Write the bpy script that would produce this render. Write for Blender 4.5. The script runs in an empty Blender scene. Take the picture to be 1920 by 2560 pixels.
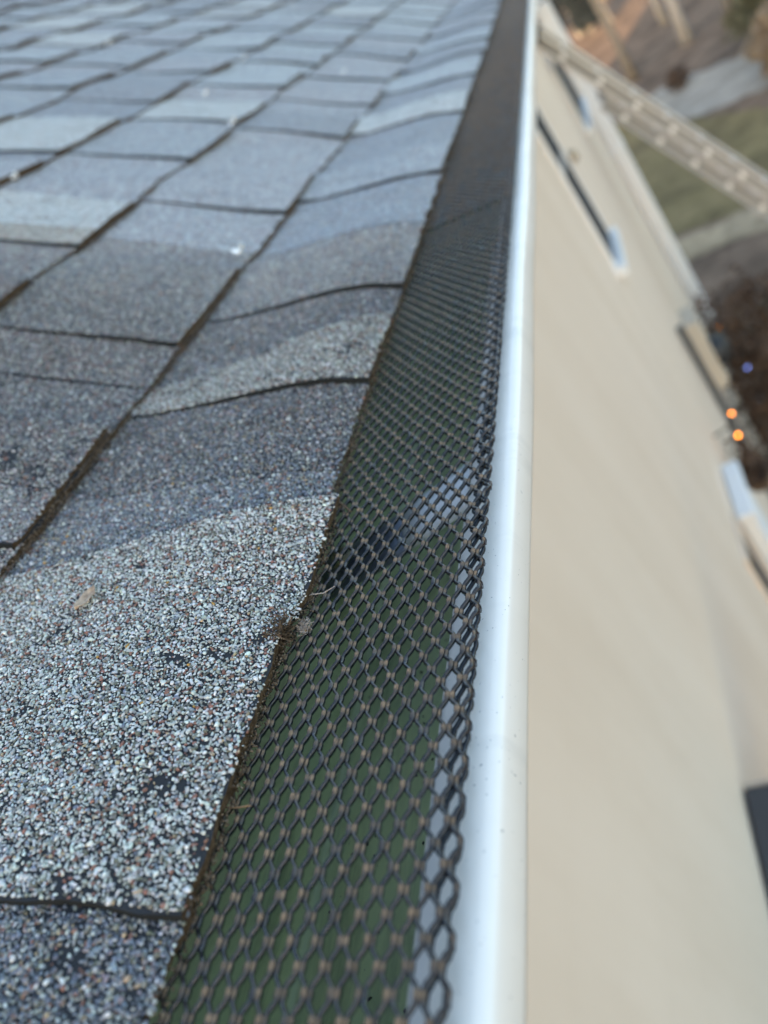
import bpy, bmesh, math, random
import numpy as np
from mathutils import Vector, Matrix
random.seed(7); rng = np.random.default_rng(11)
R = math.radians
H = 5.4                                    # camera height above the ground; the eave is just below it
sc = bpy.context.scene

# ------------------------------------------------------------------ camera
cam_d = bpy.data.cameras.new('camera'); cam = bpy.data.objects.new('camera', cam_d)
sc.collection.objects.link(cam); sc.camera = cam
cr = Vector((0.78005, 0.15694, -0.60572)); cu = Vector((0.39285, 0.63063, 0.66931)); cb = Vector((0.48703, -0.76005, 0.43027))
cam.matrix_world = Matrix(((cr.x, cu.x, cb.x, 0), (cr.y, cu.y, cb.y, 0), (cr.z, cu.z, cb.z, H), (0, 0, 0, 1)))
cam_d.sensor_fit = 'VERTICAL'; cam_d.sensor_height = 36; cam_d.lens = 26.02
cam_d.clip_start = 0.01; cam_d.clip_end = 2000
cam_d.dof.use_dof = True; cam_d.dof.focus_distance = 0.262; cam_d.dof.aperture_fstop = 6.6

# ------------------------------------------------------------------ world, sun, exposure
SUN_EL, SUN_AZ = 9.0, 199.0                # low evening sun from behind, over the ridge; azimuth clockwise from +Y
w = bpy.data.worlds.new('World'); sc.world = w; w.use_nodes = True
nt = w.node_tree; sky = nt.nodes.new('ShaderNodeTexSky'); sky.sky_type = 'NISHITA'; sky.sun_disc = False
sky.sun_elevation = R(SUN_EL); sky.sun_rotation = R(SUN_AZ); sky.air_density = 1.0; sky.dust_density = 1.5; sky.ozone_density = 1.0
bg = nt.nodes['Background']; bg.inputs['Strength'].default_value = 0.15
nt.links.new(sky.outputs[0], bg.inputs[0])
sd = bpy.data.lights.new('sun', 'SUN'); sd.energy = 4.5; sd.angle = R(0.5); sd.color = (1.0, 0.72, 0.42)
sun = bpy.data.objects.new('sun', sd); sc.collection.objects.link(sun)
az, el = R(SUN_AZ), R(SUN_EL)
to_sun = Vector((math.sin(az)*math.cos(el), math.cos(az)*math.cos(el), math.sin(el)))
sun.rotation_euler = to_sun.to_track_quat('Z', 'Y').to_euler(); sun.location = (0, -5, 20)
sc.view_settings.view_transform = 'Standard'; sc.view_settings.look = 'None'
sc.view_settings.exposure = 2.45; sc.view_settings.gamma = 1.0

# ------------------------------------------------------------------ helpers
def link(o, parent=None):
    sc.collection.objects.link(o)
    if parent is not None: o.parent = parent
    return o
def obj(name, verts, faces, mats=None, parent=None, smooth=False, mi=None):
    m = bpy.data.meshes.new(name); m.from_pydata([tuple(map(float, v)) for v in verts], [], faces); m.update()
    for mt in (mats if isinstance(mats, (list, tuple)) else [mats]):
        if mt: m.materials.append(mt)
    if mi is not None: m.polygons.foreach_set('material_index', mi)
    if smooth: m.polygons.foreach_set('use_smooth', [True]*len(m.polygons))
    return link(bpy.data.objects.new(name, m), parent)
def npobj(name, V, F, mats, parent=None, smooth=False, col=None, attr=None):
    """fast mesh from numpy: V (n,3), F (m,k) with equal face size"""
    m = bpy.data.meshes.new(name); n, k = F.shape
    m.vertices.add(len(V)); m.vertices.foreach_set('co', V.astype(np.float32).ravel())
    m.loops.add(n*k); m.loops.foreach_set('vertex_index', F.astype(np.int32).ravel())
    m.polygons.add(n); m.polygons.foreach_set('loop_start', np.arange(n, dtype=np.int32)*k)
    if smooth: m.polygons.foreach_set('use_smooth', np.ones(n, bool))
    m.update(calc_edges=True)
    if col is not None:
        a = m.attributes.new('Col', 'FLOAT_COLOR', 'POINT'); a.data.foreach_set('color', col.astype(np.float32).ravel())
    if attr is not None:
        a = m.attributes.new('dust', 'FLOAT', 'POINT'); a.data.foreach_set('value', attr.astype(np.float32).ravel())
    for mt in (mats if isinstance(mats, (list, tuple)) else [mats]): m.materials.append(mt)
    return link(bpy.data.objects.new(name, m), parent)
def empty(name, loc=(0, 0, 0), parent=None):
    o = bpy.data.objects.new(name, None); o.location = loc; o.empty_display_size = 0.05
    return link(o, parent)
def tag(o, label=None, cat=None, group=None, kind=None):
    if label: o['label'] = label
    if cat: o['category'] = cat
    if group: o['group'] = group
    if kind: o['kind'] = kind
    return o
def boxvf(x0, x1, y0, y1, z0, z1):
    v = [(x, y, z) for z in (z0, z1) for y in (y0, y1) for x in (x0, x1)]
    f = [(0, 2, 3, 1), (4, 5, 7, 6), (0, 1, 5, 4), (2, 6, 7, 3), (0, 4, 6, 2), (1, 3, 7, 5)]
    return v, f
def box(name, b, mat, parent=None, bevel=0.0):
    v, f = boxvf(*b); o = obj(name, v, f, mat, parent)
    if bevel:
        md = o.modifiers.new('bevel', 'BEVEL'); md.width = bevel; md.segments = 2
    return o
def tube(path, rad, sides=8, cap=True):
    """swept round tube; rad is a number or list"""
    P = [Vector(p) for p in path]; n = len(P); V = []; F = []
    if not isinstance(rad, (list, tuple)): rad = [rad]*n
    ref = Vector((0.31, 0.17, 0.93))
    for i, p in enumerate(P):
        t = (P[min(i+1, n-1)]-P[max(i-1, 0)]).normalized()
        a = t.cross(ref if abs(t.dot(ref)) < .95 else Vector((1, 0, 0))).normalized(); b = t.cross(a)
        for k in range(sides):
            an = 2*math.pi*k/sides; V.append(p+a*math.cos(an)*rad[i]+b*math.sin(an)*rad[i])
    for i in range(n-1):
        for k in range(sides):
            k2 = (k+1) % sides; F.append((i*sides+k, i*sides+k2, (i+1)*sides+k2, (i+1)*sides+k))
    if cap: F.append(tuple(range(sides))[::-1]); F.append(tuple((n-1)*sides+k for k in range(sides)))
    return V, F
def merge(parts):
    V = []; F = []
    for v, f in parts:
        b = len(V); V += list(v); F += [tuple(i+b for i in q) for q in f]
    return V, F
def lathe(prof, c=(0, 0, 0), sides=20):
    V = []; F = []; n = len(prof)
    for r, z in prof:
        for k in range(sides):
            a = 2*math.pi*k/sides; V.append((c[0]+r*math.cos(a), c[1]+r*math.sin(a), c[2]+z))
    for i in range(n-1):
        for k in range(sides):
            k2 = (k+1) % sides; F.append((i*sides+k, i*sides+k2, (i+1)*sides+k2, (i+1)*sides+k))
    return V, F

# ------------------------------------------------------------------ materials
def mat(name, base=(.5, .5, .5), rough=.6, metal=0.0, spec=.5):
    m = bpy.data.materials.new(name); m.use_nodes = True
    b = m.node_tree.nodes['Principled BSDF']
    b.inputs['Base Color'].default_value = (*base, 1); b.inputs['Roughness'].default_value = rough
    b.inputs['Metallic'].default_value = metal; b.inputs['Specular IOR Level'].default_value = spec
    return m
class G:
    """tiny node helper"""
    def __init__(s, m): s.t = m.node_tree; s.b = s.t.nodes['Principled BSDF']
    def n(s, typ, **kw):
        o = s.t.nodes.new(typ)
        for k, v in kw.items():
            if k in o.inputs.keys() if False else False: pass
            setattr(o, k, v)
        return o
    def l(s, a, b): s.t.links.new(a, b)
    def coord(s, scale=(1, 1, 1)):
        g = s.n('ShaderNodeNewGeometry'); mp = s.n('ShaderNodeMapping'); mp.inputs['Scale'].default_value = scale
        s.l(g.outputs['Position'], mp.inputs['Vector']); return mp.outputs[0]
    def noise(s, scale, detail=4, rough=.55, vec=None):
        n = s.n('ShaderNodeTexNoise'); n.inputs['Scale'].default_value = scale; n.inputs['Detail'].default_value = detail
        n.inputs['Roughness'].default_value = rough; s.l(vec or s.coord(), n.inputs['Vector']); return n
    def ramp(s, fac, stops, interp='LINEAR'):
        r = s.n('ShaderNodeValToRGB'); e = r.color_ramp; e.interpolation = interp
        while len(e.elements) < len(stops): e.elements.new(.5)
        for el_, (p, c) in zip(e.elements, stops):
            el_.position = p; el_.color = (*c, 1) if not isinstance(c, (int, float)) else (c, c, c, 1)
        s.l(fac, r.inputs[0]); return r.outputs[0]
    def mix(s, fac, a, b, mode='MIX'):
        x = s.n('ShaderNodeMix'); x.data_type = 'RGBA'; x.blend_type = mode
        for i, v in ((0, fac), (6, a), (7, b)):
            if hasattr(v, 'links') or hasattr(v, 'is_linked'): s.l(v, x.inputs[i])
            elif isinstance(v, (int, float)): x.inputs[i].default_value = v
            else: x.inputs[i].default_value = (*v, 1)
        return x.outputs[2]
    def bump(s, h, strength=.4, dist=.001):
        b = s.n('ShaderNodeBump'); b.inputs['Strength'].default_value = strength; b.inputs['Distance'].default_value = dist
        s.l(h, b.inputs['Height']); s.l(b.outputs[0], s.b.inputs['Normal'])
    def base(s, c): s.l(c, s.b.inputs['Base Color'])

WHITE = (.61, .625, .615); PALE = (.46, .47, .455); GREY = (.25, .25, .23); BLUE = (.205, .235, .285); NAVY = (.11, .122, .152)
RED = (.26, .128, .098); TAN = (.38, .29, .19); DARK = (.03, .032, .038); MAUVE = (.28, .245, .265); YEL = (.5, .3, .06); OLIVE=(.15,.15,.12)
PAL = {  # granule blends: cumulative weight, colour
 'pale':  [(.30, WHITE), (.58, PALE), (.74, GREY), (.81, OLIVE), (.925, RED), (.955, TAN), (1, BLUE)],
 'blue':  [(.07, WHITE), (.15, PALE), (.30, GREY), (.60, BLUE), (.78, NAVY), (.86, MAUVE), (.93, RED), (.96, TAN), (1, OLIVE)],
 'mauve': [(.14, WHITE), (.28, PALE), (.42, GREY), (.62, BLUE), (.82, MAUVE), (.91, RED), (1, NAVY)],
 'stone': [(.20, WHITE), (.40, PALE), (.56, GREY), (.84, BLUE), (.91, OLIVE), (.96, RED), (1, MAUVE)],
 'slate': [(.12, WHITE), (.28, PALE), (.48, GREY), (.76, BLUE), (.88, NAVY), (.95, RED), (1, MAUVE)],
}
def shingle_mat(kind):
    m = mat('granules_'+kind, rough=.75, spec=.35); g = G(m)
    c = g.coord()
    v = g.n('ShaderNodeTexVoronoi'); v.inputs['Scale'].default_value = 820; g.l(c, v.inputs['Vector'])
    sep = g.n('ShaderNodeSeparateColor'); g.l(v.outputs['Color'], sep.inputs[0])
    stops = []; p = 0.0
    for q, colr in PAL[kind]: stops.append((p, colr)); p = q
    pal = g.ramp(sep.outputs[0], stops, 'CONSTANT')
    edge = g.ramp(v.outputs['Distance'], [(.0, 1.0), (.6, 1.0), (.95, .6)])
    pal = g.mix(1.0, pal, edge, 'MULTIPLY')
    blot = g.noise(34, 4, .6); pal = g.mix(g.ramp(blot.outputs[0], [(.55, 0.0), (.76, .38)]), pal, (.06, .055, .05))
    # where loose granules are laid as real grains the sheet itself is bare bitumen
    ba = g.n('ShaderNodeAttribute'); ba.attribute_name = 'bare'
    g.base(g.mix(ba.outputs['Fac'], pal, (.02, .021, .025)))
    inv = g.n('ShaderNodeMath'); inv.operation = 'SUBTRACT'; inv.inputs[0].default_value = 1; g.l(v.outputs['Distance'], inv.inputs[1])
    g.bump(inv.outputs[0], .5, .0006)
    return m
SH = {k: shingle_mat(k) for k in PAL}
def dirt_mat():
    m = mat('edge_dirt', rough=.95, spec=.1); g = G(m)
    n = g.noise(420, 5, .7); g.base(g.ramp(n.outputs[0], [(.3, (.035, .024, .016)), (.5, (.10, .068, .043)), (.72, (.20, .145, .10))])); g.bump(n.outputs[0], .8, .001); return m
M_DIRT = dirt_mat()
M_BITUMEN = mat('bitumen', (.012, .014, .015), .8, 0, .2)
def grain_mat():
    m = mat('loose_granules', rough=.5, spec=.4); g = G(m)
    a = g.n('ShaderNodeAttribute'); a.attribute_name = 'Col'
    n = g.noise(2600, 2, .5); g.base(g.mix(.35, a.outputs['Color'], g.ramp(n.outputs[0], [(.3, .6), (.7, 1.0)]), 'MULTIPLY')); return m
M_GRAIN = grain_mat()
def mesh_mat():
    m = mat('coated_mesh', (.01, .012, .017), .33, 0, .58); g = G(m)
    a = g.n('ShaderNodeAttribute'); a.attribute_name = 'dust'
    n = g.noise(900, 4, .65); geo = g.n('ShaderNodeNewGeometry'); xyz = g.n('ShaderNodeSeparateXYZ'); g.l(geo.outputs['True Normal'], xyz.inputs[0])
    up = g.ramp(xyz.outputs[2], [(.25, 0.0), (.7, 1.0)])
    f1 = g.n('ShaderNodeMath'); f1.operation = 'MULTIPLY'; g.l(a.outputs['Fac'], f1.inputs[0]); g.l(up, f1.inputs[1])
    f2 = g.n('ShaderNodeMath'); f2.operation = 'MULTIPLY'; g.l(f1.outputs[0], f2.inputs[0]); g.l(g.ramp(n.outputs[0], [(.28, .35), (.52, 1.0)]), f2.inputs[1])
    n2 = g.noise(1700, 3, .6)
    dust = g.ramp(n2.outputs[0], [(.3, (.13, .078, .045)), (.7, (.30, .20, .125))])
    g.base(g.mix(f2.outputs[0], (.008, .0105, .016), dust))
    g.l(g.ramp(f2.outputs[0], [(0, .2), (.6, .9)]), g.b.inputs['Roughness']); return m
M_MESH = mesh_mat()
def gutter_white():
    m = mat('gutter_white_enamel', (.78, .79, .80), .32, 0, .45); g = G(m)
    n = g.noise(700, 2, .5); n2 = g.noise(30, 4, .6)
    c = g.ramp(n2.outputs[0], [(.3, (.785, .735, .675)), (.7, (.83, .78, .72))])
    dr = g.noise(55, 4, .6, g.coord((.25, 1, .25))); c = g.mix(g.ramp(dr.outputs[0], [(.55, 0.0), (.75, .35)]), c, (.50, .48, .45))
    g.base(g.mix(g.ramp(n.outputs[0], [(.715, 0.0), (.75, .75)]), c, (.10, .10, .11))); return m
def gutter_green():
    m = mat('gutter_green_lining', (.07, .115, .06), .3, 0, .5); g = G(m)
    n = g.noise(22, 4, .6, g.coord((1, .35, 1))); sp = g.noise(330, 3, .6)
    c = g.ramp(n.outputs[0], [(.3, (.48, .57, .34)), (.7, (.62, .66, .34))])
    st = g.noise(60, 5, .7, g.coord((1, .12, 1))); c = g.mix(g.ramp(st.outputs[0], [(.5, 0.0), (.72, .6)]), c, (.13, .16, .09))
    g.base(g.mix(g.ramp(sp.outputs[0], [(.70, 0.0), (.75, .9)]), c, (.012, .014, .01))); return m
M_GW, M_GG = gutter_white(), gutter_green()
M_ALU = mat('bare_aluminium', (.80, .82, .85), .36, 1.0)
M_HANGER_SHADE = mat('hanger_shade_tone', (.17, .19, .235), .4, .3)  # rear of the aluminium hanger, shade painted in as a dark tone
M_HANGER_SHEEN = mat('hanger_sky_sheen', (.88, .89, .9), .25)  # front of the same hanger, sky reflection painted in as white
M_STEEL = mat('zinc_screw', (.55, .5, .4), .35, 1.0)
def paint_noise(name, a, b, scale=3, rough=.6, bump=0):
    m = mat(name, a, rough); g = G(m); n = g.noise(scale, 5, .6); g.base(g.ramp(n.outputs[0], [(.3, a), (.7, b)]))
    if bump: g.bump(n.outputs[0], bump, .005)
    return m
M_SIDING = mat('beige_vinyl_siding', (.70, .56, .44), .5); g = G(M_SIDING)
_a = g.noise(2.6, 5, .6, g.coord((1, 1.6, .35))); _b = g.noise(.7, 3, .5)
g.base(g.mix(g.ramp(_b.outputs[0], [(.35, 0.0), (.7, .5)]), g.ramp(_a.outputs[0], [(.3, (.69, .555, .435)), (.55, (.755, .62, .50)), (.75, (.79, .66, .545))]), (.725, .60, .495)))
M_TRIM = paint_noise('white_trim', (.76, .77, .78), (.82, .82, .83), 4, .5)
M_GLASS = mat('dark_insect_screen', (.035, .037, .041), .85, 0, .08)
M_FRAME = mat('grey_window_frame', (.35, .36, .37), .4)
M_DECK = mat('roof_deck_board', (.11, .08, .05), .9)
M_LADDER = paint_noise('ladder_aluminium', (.52, .51, .505), (.62, .60, .59), 8, .42)
M_LADDER.node_tree.nodes['Principled BSDF'].inputs['Metallic'].default_value = .35
M_LADDER2 = paint_noise('weathered_aluminium', (.36, .35, .355), (.44, .43, .43), 8, .5)
M_RUNG = mat('bright_rung_end', (.88, .88, .87), .5)
M_WEB_SHADE = mat('ladder_web_shade', (.32, .325, .33), .5)  # shade inside the rail channel painted as a greyer tone
M_BLACK = mat('black_rubber', (.015, .016, .018), .5)
M_GREYBOX = mat('beige_meter_box', (.52, .46, .38), .7)
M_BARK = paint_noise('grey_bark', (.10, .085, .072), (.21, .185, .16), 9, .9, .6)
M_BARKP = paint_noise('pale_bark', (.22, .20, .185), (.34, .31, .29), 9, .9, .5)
M_TWIG = mat('dead_twig', (.10, .065, .04), .9)
M_LINT = mat('grey_lint', (.33, .28, .25), .95)
def ground_mat(name, cols, scale, bump=.5, scale2=None):
    m = mat(name, rough=.95, spec=.15); g = G(m); n = g.noise(scale, 6, .68)
    c = g.ramp(n.outputs[0], [(.25+.5*i/(len(cols)-1), q) for i, q in enumerate(cols)])
    n2 = g.noise(scale2 or scale*.16, 5, .65); c = g.mix(g.ramp(n2.outputs[0], [(.42, .0), (.62, .8)]), c, tuple(.55*q for q in cols[0]))
    n3 = g.noise(1.1, 6, .7); c = g.mix(g.ramp(n3.outputs[0], [(.45, .0), (.7, .5)]), c, cols[-1])
    g.base(c); g.bump(n.outputs[0], bump, .03); return m
M_LITTER = ground_mat('leaf_litter', [(.105, .068, .048), (.19, .122, .083), (.29, .19, .13)], 5.5)
M_LAWN = ground_mat('dull_lawn', [(.165, .12, .055), (.215, .155, .07), (.29, .205, .105)], 5)
M_DRIVE = ground_mat('grey_driveway', [(.33, .275, .225), (.40, .335, .275), (.52, .44, .36)], 3, .1)
M_STRAW = ground_mat('dry_straw', [(.26, .18, .11), (.40, .29, .18), (.52, .39, .26)], 8)
M_MULCH = ground_mat('dark_mulch', [(.04, .03, .025), (.08, .058, .046), (.12, .088, .068)], 12)

# ------------------------------------------------------------------ the setting
def sheet(name, pts, z, m):
    if name != 'ground':                                            # ragged natural outlines
        rr = random.Random(len(name)); q = []
        for (xa, ya), (xb, yb) in zip(pts, pts[1:]+pts[:1]):
            nseg = max(2, int(math.hypot(xb-xa, yb-ya)/.35))
            for i in range(nseg): q.append((xa+(xb-xa)*i/nseg+rr.uniform(-.12, .12), ya+(yb-ya)*i/nseg+rr.uniform(-.16, .16)))
        pts = q
    o = obj(name, [(x, y, z) for x, y in pts], [tuple(range(len(pts)))], m); tag(o, kind='structure'); return o
sheet('ground', [(-400, -400), (600, -400), (600, 900), (-400, 900)], 0.0, M_LITTER)
sheet('lawn', [(-6, 25.0), (-.5, 23.0), (.6, 19.4), (1.9, 17.0), (7, 15.2), (7, 11.6), (.95, 12.9), (-.4, 13.5), (-6, 14.4)], .004, M_LAWN)
sheet('driveway', [(-.6, 23.2), (.9, 23.4), (2.2, 21.4), (9, 19.4), (9, 16.2), (2.3, 17.9), (.7, 19.3)], .008, M_DRIVE)
sheet('straw_border', [(-6, 14.4), (-.4, 13.5), (.95, 12.9), (7, 11.6), (7, 10.8), (.5, 12.0), (-.7, 12.4), (-6, 13.2)], .008, M_STRAW)
sheet('mulch_bed', [(-.4, 9.6), (1.2, 9.2), (4, 8.4), (4, -4), (-.4, -4)], .004, M_MULCH)

# ------------------------------------------------------------------ roof profile (x, z relative to the camera height), from the eave up
PP = np.array([(-.178, -.1245), (-.197, -.1115), (-.220, -.100), (-.245, -.0905), (-.272, -.0795), (-.295, -.0705), (-.315, -.060),
               (-.425, .0374), (-.5385, .1325), (-4.2, .1325+.81*3.6615)])
_seg = np.hypot(*np.diff(PP, axis=0).T); _u = np.concatenate([[0], np.cumsum(_seg)])
UU = np.linspace(-.02, _u[-1], 9000)
def _ext(u, c):
    r = np.interp(u, _u, PP[:, c]); sl = (PP[1, c]-PP[0, c])/_seg[0]; return np.where(u < 0, PP[0, c]+u*sl, r)
XX, ZZ = _ext(UU, 0), _ext(UU, 1)
_k = 25; _ker = np.ones(_k)/_k                                        # soften the kinks
for _ in range(2):
    XX[60:-60] = np.convolve(XX, _ker, 'same')[60:-60]; ZZ[60:-60] = np.convolve(ZZ, _ker, 'same')[60:-60]
tx, tz = np.gradient(XX, UU), np.gradient(ZZ, UU); _l = np.hypot(tx, tz); tx /= _l; tz /= _l
def PN(u):
    """surface point (x, z) and outward normal (nx, nz) at distance u up the roof"""
    return np.interp(u, UU, XX), np.interp(u, UU, ZZ), np.interp(u, UU, tz), -np.interp(u, UU, tx)
U0 = [0.0, .152]; EXPO = .147
while len(U0) < 31: U0.append(U0[-1]+EXPO)
def wob(u, y):
    return .0011*np.sin(y*23+u*9)+.0008*np.sin(y*51+u*17+1.3)+.0006*np.sin(u*40-y*13)
def off(k, layer, u, y):
    t = (u-U0[k])/(U0[k+1]-U0[k]); o = .0018-.0036*t
    if layer: o = o+.0040*(1-.68*t)
    return o+wob(u, y)*np.clip(.35+y, .35, 1.6)
def surf(k, layer, u, y, extra=0.0):
    x, z, nx, nz = PN(u); o = off(k, layer, u, y)+extra
    return np.stack([x+nx*o, y+0*u, H+z+nz*o], -1)

house = tag(empty('house', (0, 0, 0)), 'beige sided house with grey shingle roof behind the white gutter', 'house')
roof = empty('roof', (0, 0, 0), house)

def edgewave(y, seed, amp=.0012):
    return amp*(np.sin(y*140+seed)+.6*np.sin(y*310+seed*2.1)+.5*np.sin(y*690+seed*3.7))
def estep(k, y0, y):
    """the far half of the big pale eave tab hangs out a little more"""
    if k == 0 and abs(y0-.071) < 1e-6: return -.0036/(1+np.exp(-(y-.1725)/.0007))
    return 0*y
def sl1(k, y0, tl):
    """skew of a tab's far cut: the two nearest eave tabs are cut on the slant"""
    if k == 0 and abs(y0-.071) < 1e-6: return (.5-tl)*.036
    if k == 0 and abs(y0-.350) < 1e-6: return (.5-tl)*.055
    return (.5-tl)*.006*math.sin(y0*91+k)
def tab(k, layer, y0, y1, kind, fine):
    """one shingle piece: bent grid with butt edge, side edges"""
    L = U0[k+1]-U0[k]; nu = 16 if fine else 5; step = .006 if fine else .05
    ny = max(2, int((y1-y0)/step)+1)
    us = U0[k]+np.linspace(0, 1.12, nu)*L
    ys = np.linspace(y0, y1, ny); seed = rng.uniform(0, 6)
    Ug, Yg = np.meshgrid(us, ys, indexing='ij')
    fade = np.clip(1-(Ug-U0[k])/.012, 0, 1)
    Ug = Ug+fade*(edgewave(Yg, seed, .0005 if fine and layer else .0011 if fine else .0018)+(rng.uniform(-.002, .002) if k else 0)+(-.0008 if layer else .0008))
    if layer: Ug = Ug+fade*estep(k, y0, Yg)
    s0, s1 = rng.uniform(0, 6, 2); tl = (Ug-U0[k])/L                      # slightly wavering side cuts
    span = (Yg-y0)/(y1-y0)
    Yg = Yg+(1-span)*edgewave(Ug, s0, .0007)+span*edgewave(Ug, s1, .0007)
    if layer:
        Yg = Yg+sl1(k, y0, tl)*span
    top = surf(k, layer, Ug, Yg).reshape(-1, 3); th = .0044 if layer else .0046
    bot = surf(k, layer, Ug, Yg, -th)
    V = [tuple(p) for p in top]; F = []; MI = []
    idx = lambda i, j: i*ny+j
    for i in range(nu-1):
        for j in range(ny-1): F.append((idx(i, j), idx(i+1, j), idx(i+1, j+1), idx(i, j+1))); MI.append(0)
    def skirt(ids, low, m_, flip):
        b = len(V); n_ = len(ids)
        V.extend(V[q] for q in ids); V.extend(tuple(p) for p in low)
        for q in range(n_-1):
            f = (b+q, b+q+1, b+n_+q+1, b+n_+q); F.append(f if flip else f[::-1]); MI.append(m_)
    skirt([idx(0, j) for j in range(ny)], bot[0], 1, True)
    skirt([idx(i, 0) for i in range(nu)], bot[:, 0], 2, False)
    skirt([idx(i, ny-1) for i in range(nu)], bot[:, -1], 2, True)
    return V, F, MI
YMIN = (.005, .19, .42)
def mark_bare(o, k):
    """1 where the loose granules are real grains, fading out where the printed ones take over"""
    me = o.data; co = np.empty(len(me.vertices)*3, np.float32); me.vertices.foreach_get('co', co); yy = co[1::3]
    v = np.clip((.60-yy)/.14, 0, 1)*(yy > YMIN[k]+.004) if k < 3 else 0*yy
    me.attributes.new('bare', 'FLOAT', 'POINT').data.foreach_set('value', v.astype(np.float32))
KINDS = ['blue', 'mauve', 'stone', 'slate', 'pale']
def pattern(k):
    """overlay tabs of a course as (y0, y1, kind); bases fill the rest"""
    fixed = {0: [(.071, .230, 'pale'), (.350, .412, 'pale'), (.484, .60, 'slate'), (.764, .86, 'slate'), (1.043, 1.15, 'pale'), (1.30, 1.42, 'stone')],
             1: [(.02, .12, 'mauve'), (.228, .33, 'mauve'), (.436, .57, 'slate'), (.72, .84, 'mauve'), (1.02, 1.12, 'blue')],
             2: [(.05, .2, 'blue'), (.40, .50, 'mauve'), (.583, .70, 'pale'), (.855, 1.0, 'slate'), (1.03, 1.16, 'pale')],
             3: [(.3, .5, 'stone'), (.70, .80, 'mauve'), (.838, 1.0, 'pale'), (1.12, 1.25, 'blue')]}.get(k, [])
    y = fixed[-1][1]+.1 if fixed else -.2
    out = list(fixed)
    while y < 3.2:
        wd = random.uniform(.07, .17); out.append((y, y+wd, random.choice(KINDS))); y += wd+random.uniform(.06, .17)
    return out
tabs = {}; starts = {}
npieces = 0
for k in range(10):
    y = -.22-random.uniform(0, .2); bi = 0
    ov = pattern(k); tabs[k] = []; starts[k] = y-.002
    while y < 3.2:                                                  # base strips, about a metre long
        y1 = {0: [.60, 1.52]}.get(k, [])[bi] if k == 0 and bi < 2 else y+random.uniform(.6, .95)
        kd = 'blue' if k == 0 else 'mauve' if k == 1 and bi == 0 else random.choice(['blue', 'mauve', 'mauve', 'stone', 'slate'])
        V, F, MI = tab(k, 0, y, y1-.0015, kd, y < .65 and k < 3)
        mark_bare(obj('shingle', V, F, [SH[kd], M_DIRT, M_BITUMEN], roof, True, MI), k)
        tabs[k].append((0, y, y1-.0015, kd)); y = y1; bi += 1; npieces += 1
    for a, b, kd in ov:
        V, F, MI = tab(k, 1, a, b, kd, a < .65 and k < 3)
        mark_bare(obj('shingle_tab', V, F, [SH[kd], M_DIRT, M_BITUMEN], roof, True, MI), k)
        tabs[k].append((1, a, b, kd)); npieces += 1
# the rest of the slope, out of the picture, as one sheet of small tabs
V, F, MI = [], [], []
fm = {kd: i for i, kd in enumerate(KINDS)}
for k, ystart, yend in [(k, 3.45, 8.8) for k in range(10)]+[(k, -3.0, starts[k]) for k in range(10)]+[(k, -3.0, 8.8) for k in range(10, 30)]:
    y = ystart
    y -= random.uniform(0, .2)
    while y < yend-.03:
        y1 = min(y+random.uniform(.12, .3), yend); us = np.array([U0[k], U0[k]+EXPO*1.05]); lay = random.random() < .5
        g4 = [surf(k, int(lay), us, np.full(2, yy)) for yy in (y, y1-.002)]
        gb = [surf(k, int(lay), us, np.full(2, yy), -.005) for yy in (y, y1-.002)]
        b = len(V); V += [tuple(g4[0][0]), tuple(g4[0][1]), tuple(g4[1][1]), tuple(g4[1][0]), tuple(gb[0][0]), tuple(gb[1][0])]
        F += [(b, b+1, b+2, b+3), (b, b+3, b+5, b+4)]; i = random.randrange(5); MI += [i, 5]; y = y1
tag(obj('shingle_field', V, F, [SH[kd] for kd in KINDS]+[M_DIRT], roof, False, MI), kind='stuff')
# deck under the shingles, the other slope, gables, ridge
us = np.concatenate([np.linspace(.03, .6, 24), [_u[-1]]]); x, z, nx, nz = PN(us)
V = []; F = []
for yy in (-3.1, 8.75):
    V += [(x[i]-nx[i]*.012, yy, H+z[i]-nz[i]*.012) for i in range(len(us))]
n = len(us); F = [(i, i+1, n+i+1, n+i) for i in range(n-1)]
obj('roof_deck', V, F, M_DECK, roof)
xr, zr = PP[-1]; obj('back_slope', [(xr, -3.1, H+zr+.01), (xr, 8.75, H+zr+.01), (2*xr+.1, 8.75, H-.2), (2*xr+.1, -3.1, H-.2)], [(0, 1, 2, 3)], SH['slate'], roof)
V, F = tube([(xr, -3.1, H+zr+.005), (xr, 8.75, H+zr+.005)], .035, 8); obj('ridge_cap', V, F, SH['slate'], roof)

# ------------------------------------------------------------------ loose granules (real grains where they can be told apart)
def granule_bank(nvar, base_v, base_f, jit):
    out = []
    for _ in range(nvar):
        v = np.array(base_v, float); v /= np.linalg.norm(v, axis=1)[:, None]
        v *= rng.uniform(1-jit, 1+jit*.6, (len(v), 1)); v += rng.normal(0, jit*.25, v.shape); out.append(v)
    return np.array(out), np.array(base_f)
ph = (1+5**.5)/2
ICO_V = [(-1, ph, 0), (1, ph, 0), (-1, -ph, 0), (1, -ph, 0), (0, -1, ph), (0, 1, ph), (0, -1, -ph), (0, 1, -ph), (ph, 0, -1), (ph, 0, 1), (-ph, 0, -1), (-ph, 0, 1)]
ICO_F = [(0, 11, 5), (0, 5, 1), (0, 1, 7), (0, 7, 10), (0, 10, 11), (1, 5, 9), (5, 11, 4), (11, 10, 2), (10, 7, 6), (7, 1, 8), (3, 9, 4), (3, 4, 2), (3, 2, 6), (3, 6, 8), (3, 8, 9), (4, 9, 5), (2, 4, 11), (6, 2, 10), (8, 6, 7), (9, 8, 1)]
OCT_V = [(1, 0, 0), (-1, 0, 0), (0, 1, 0), (0, -1, 0), (0, 0, 1), (0, 0, -1)]
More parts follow.
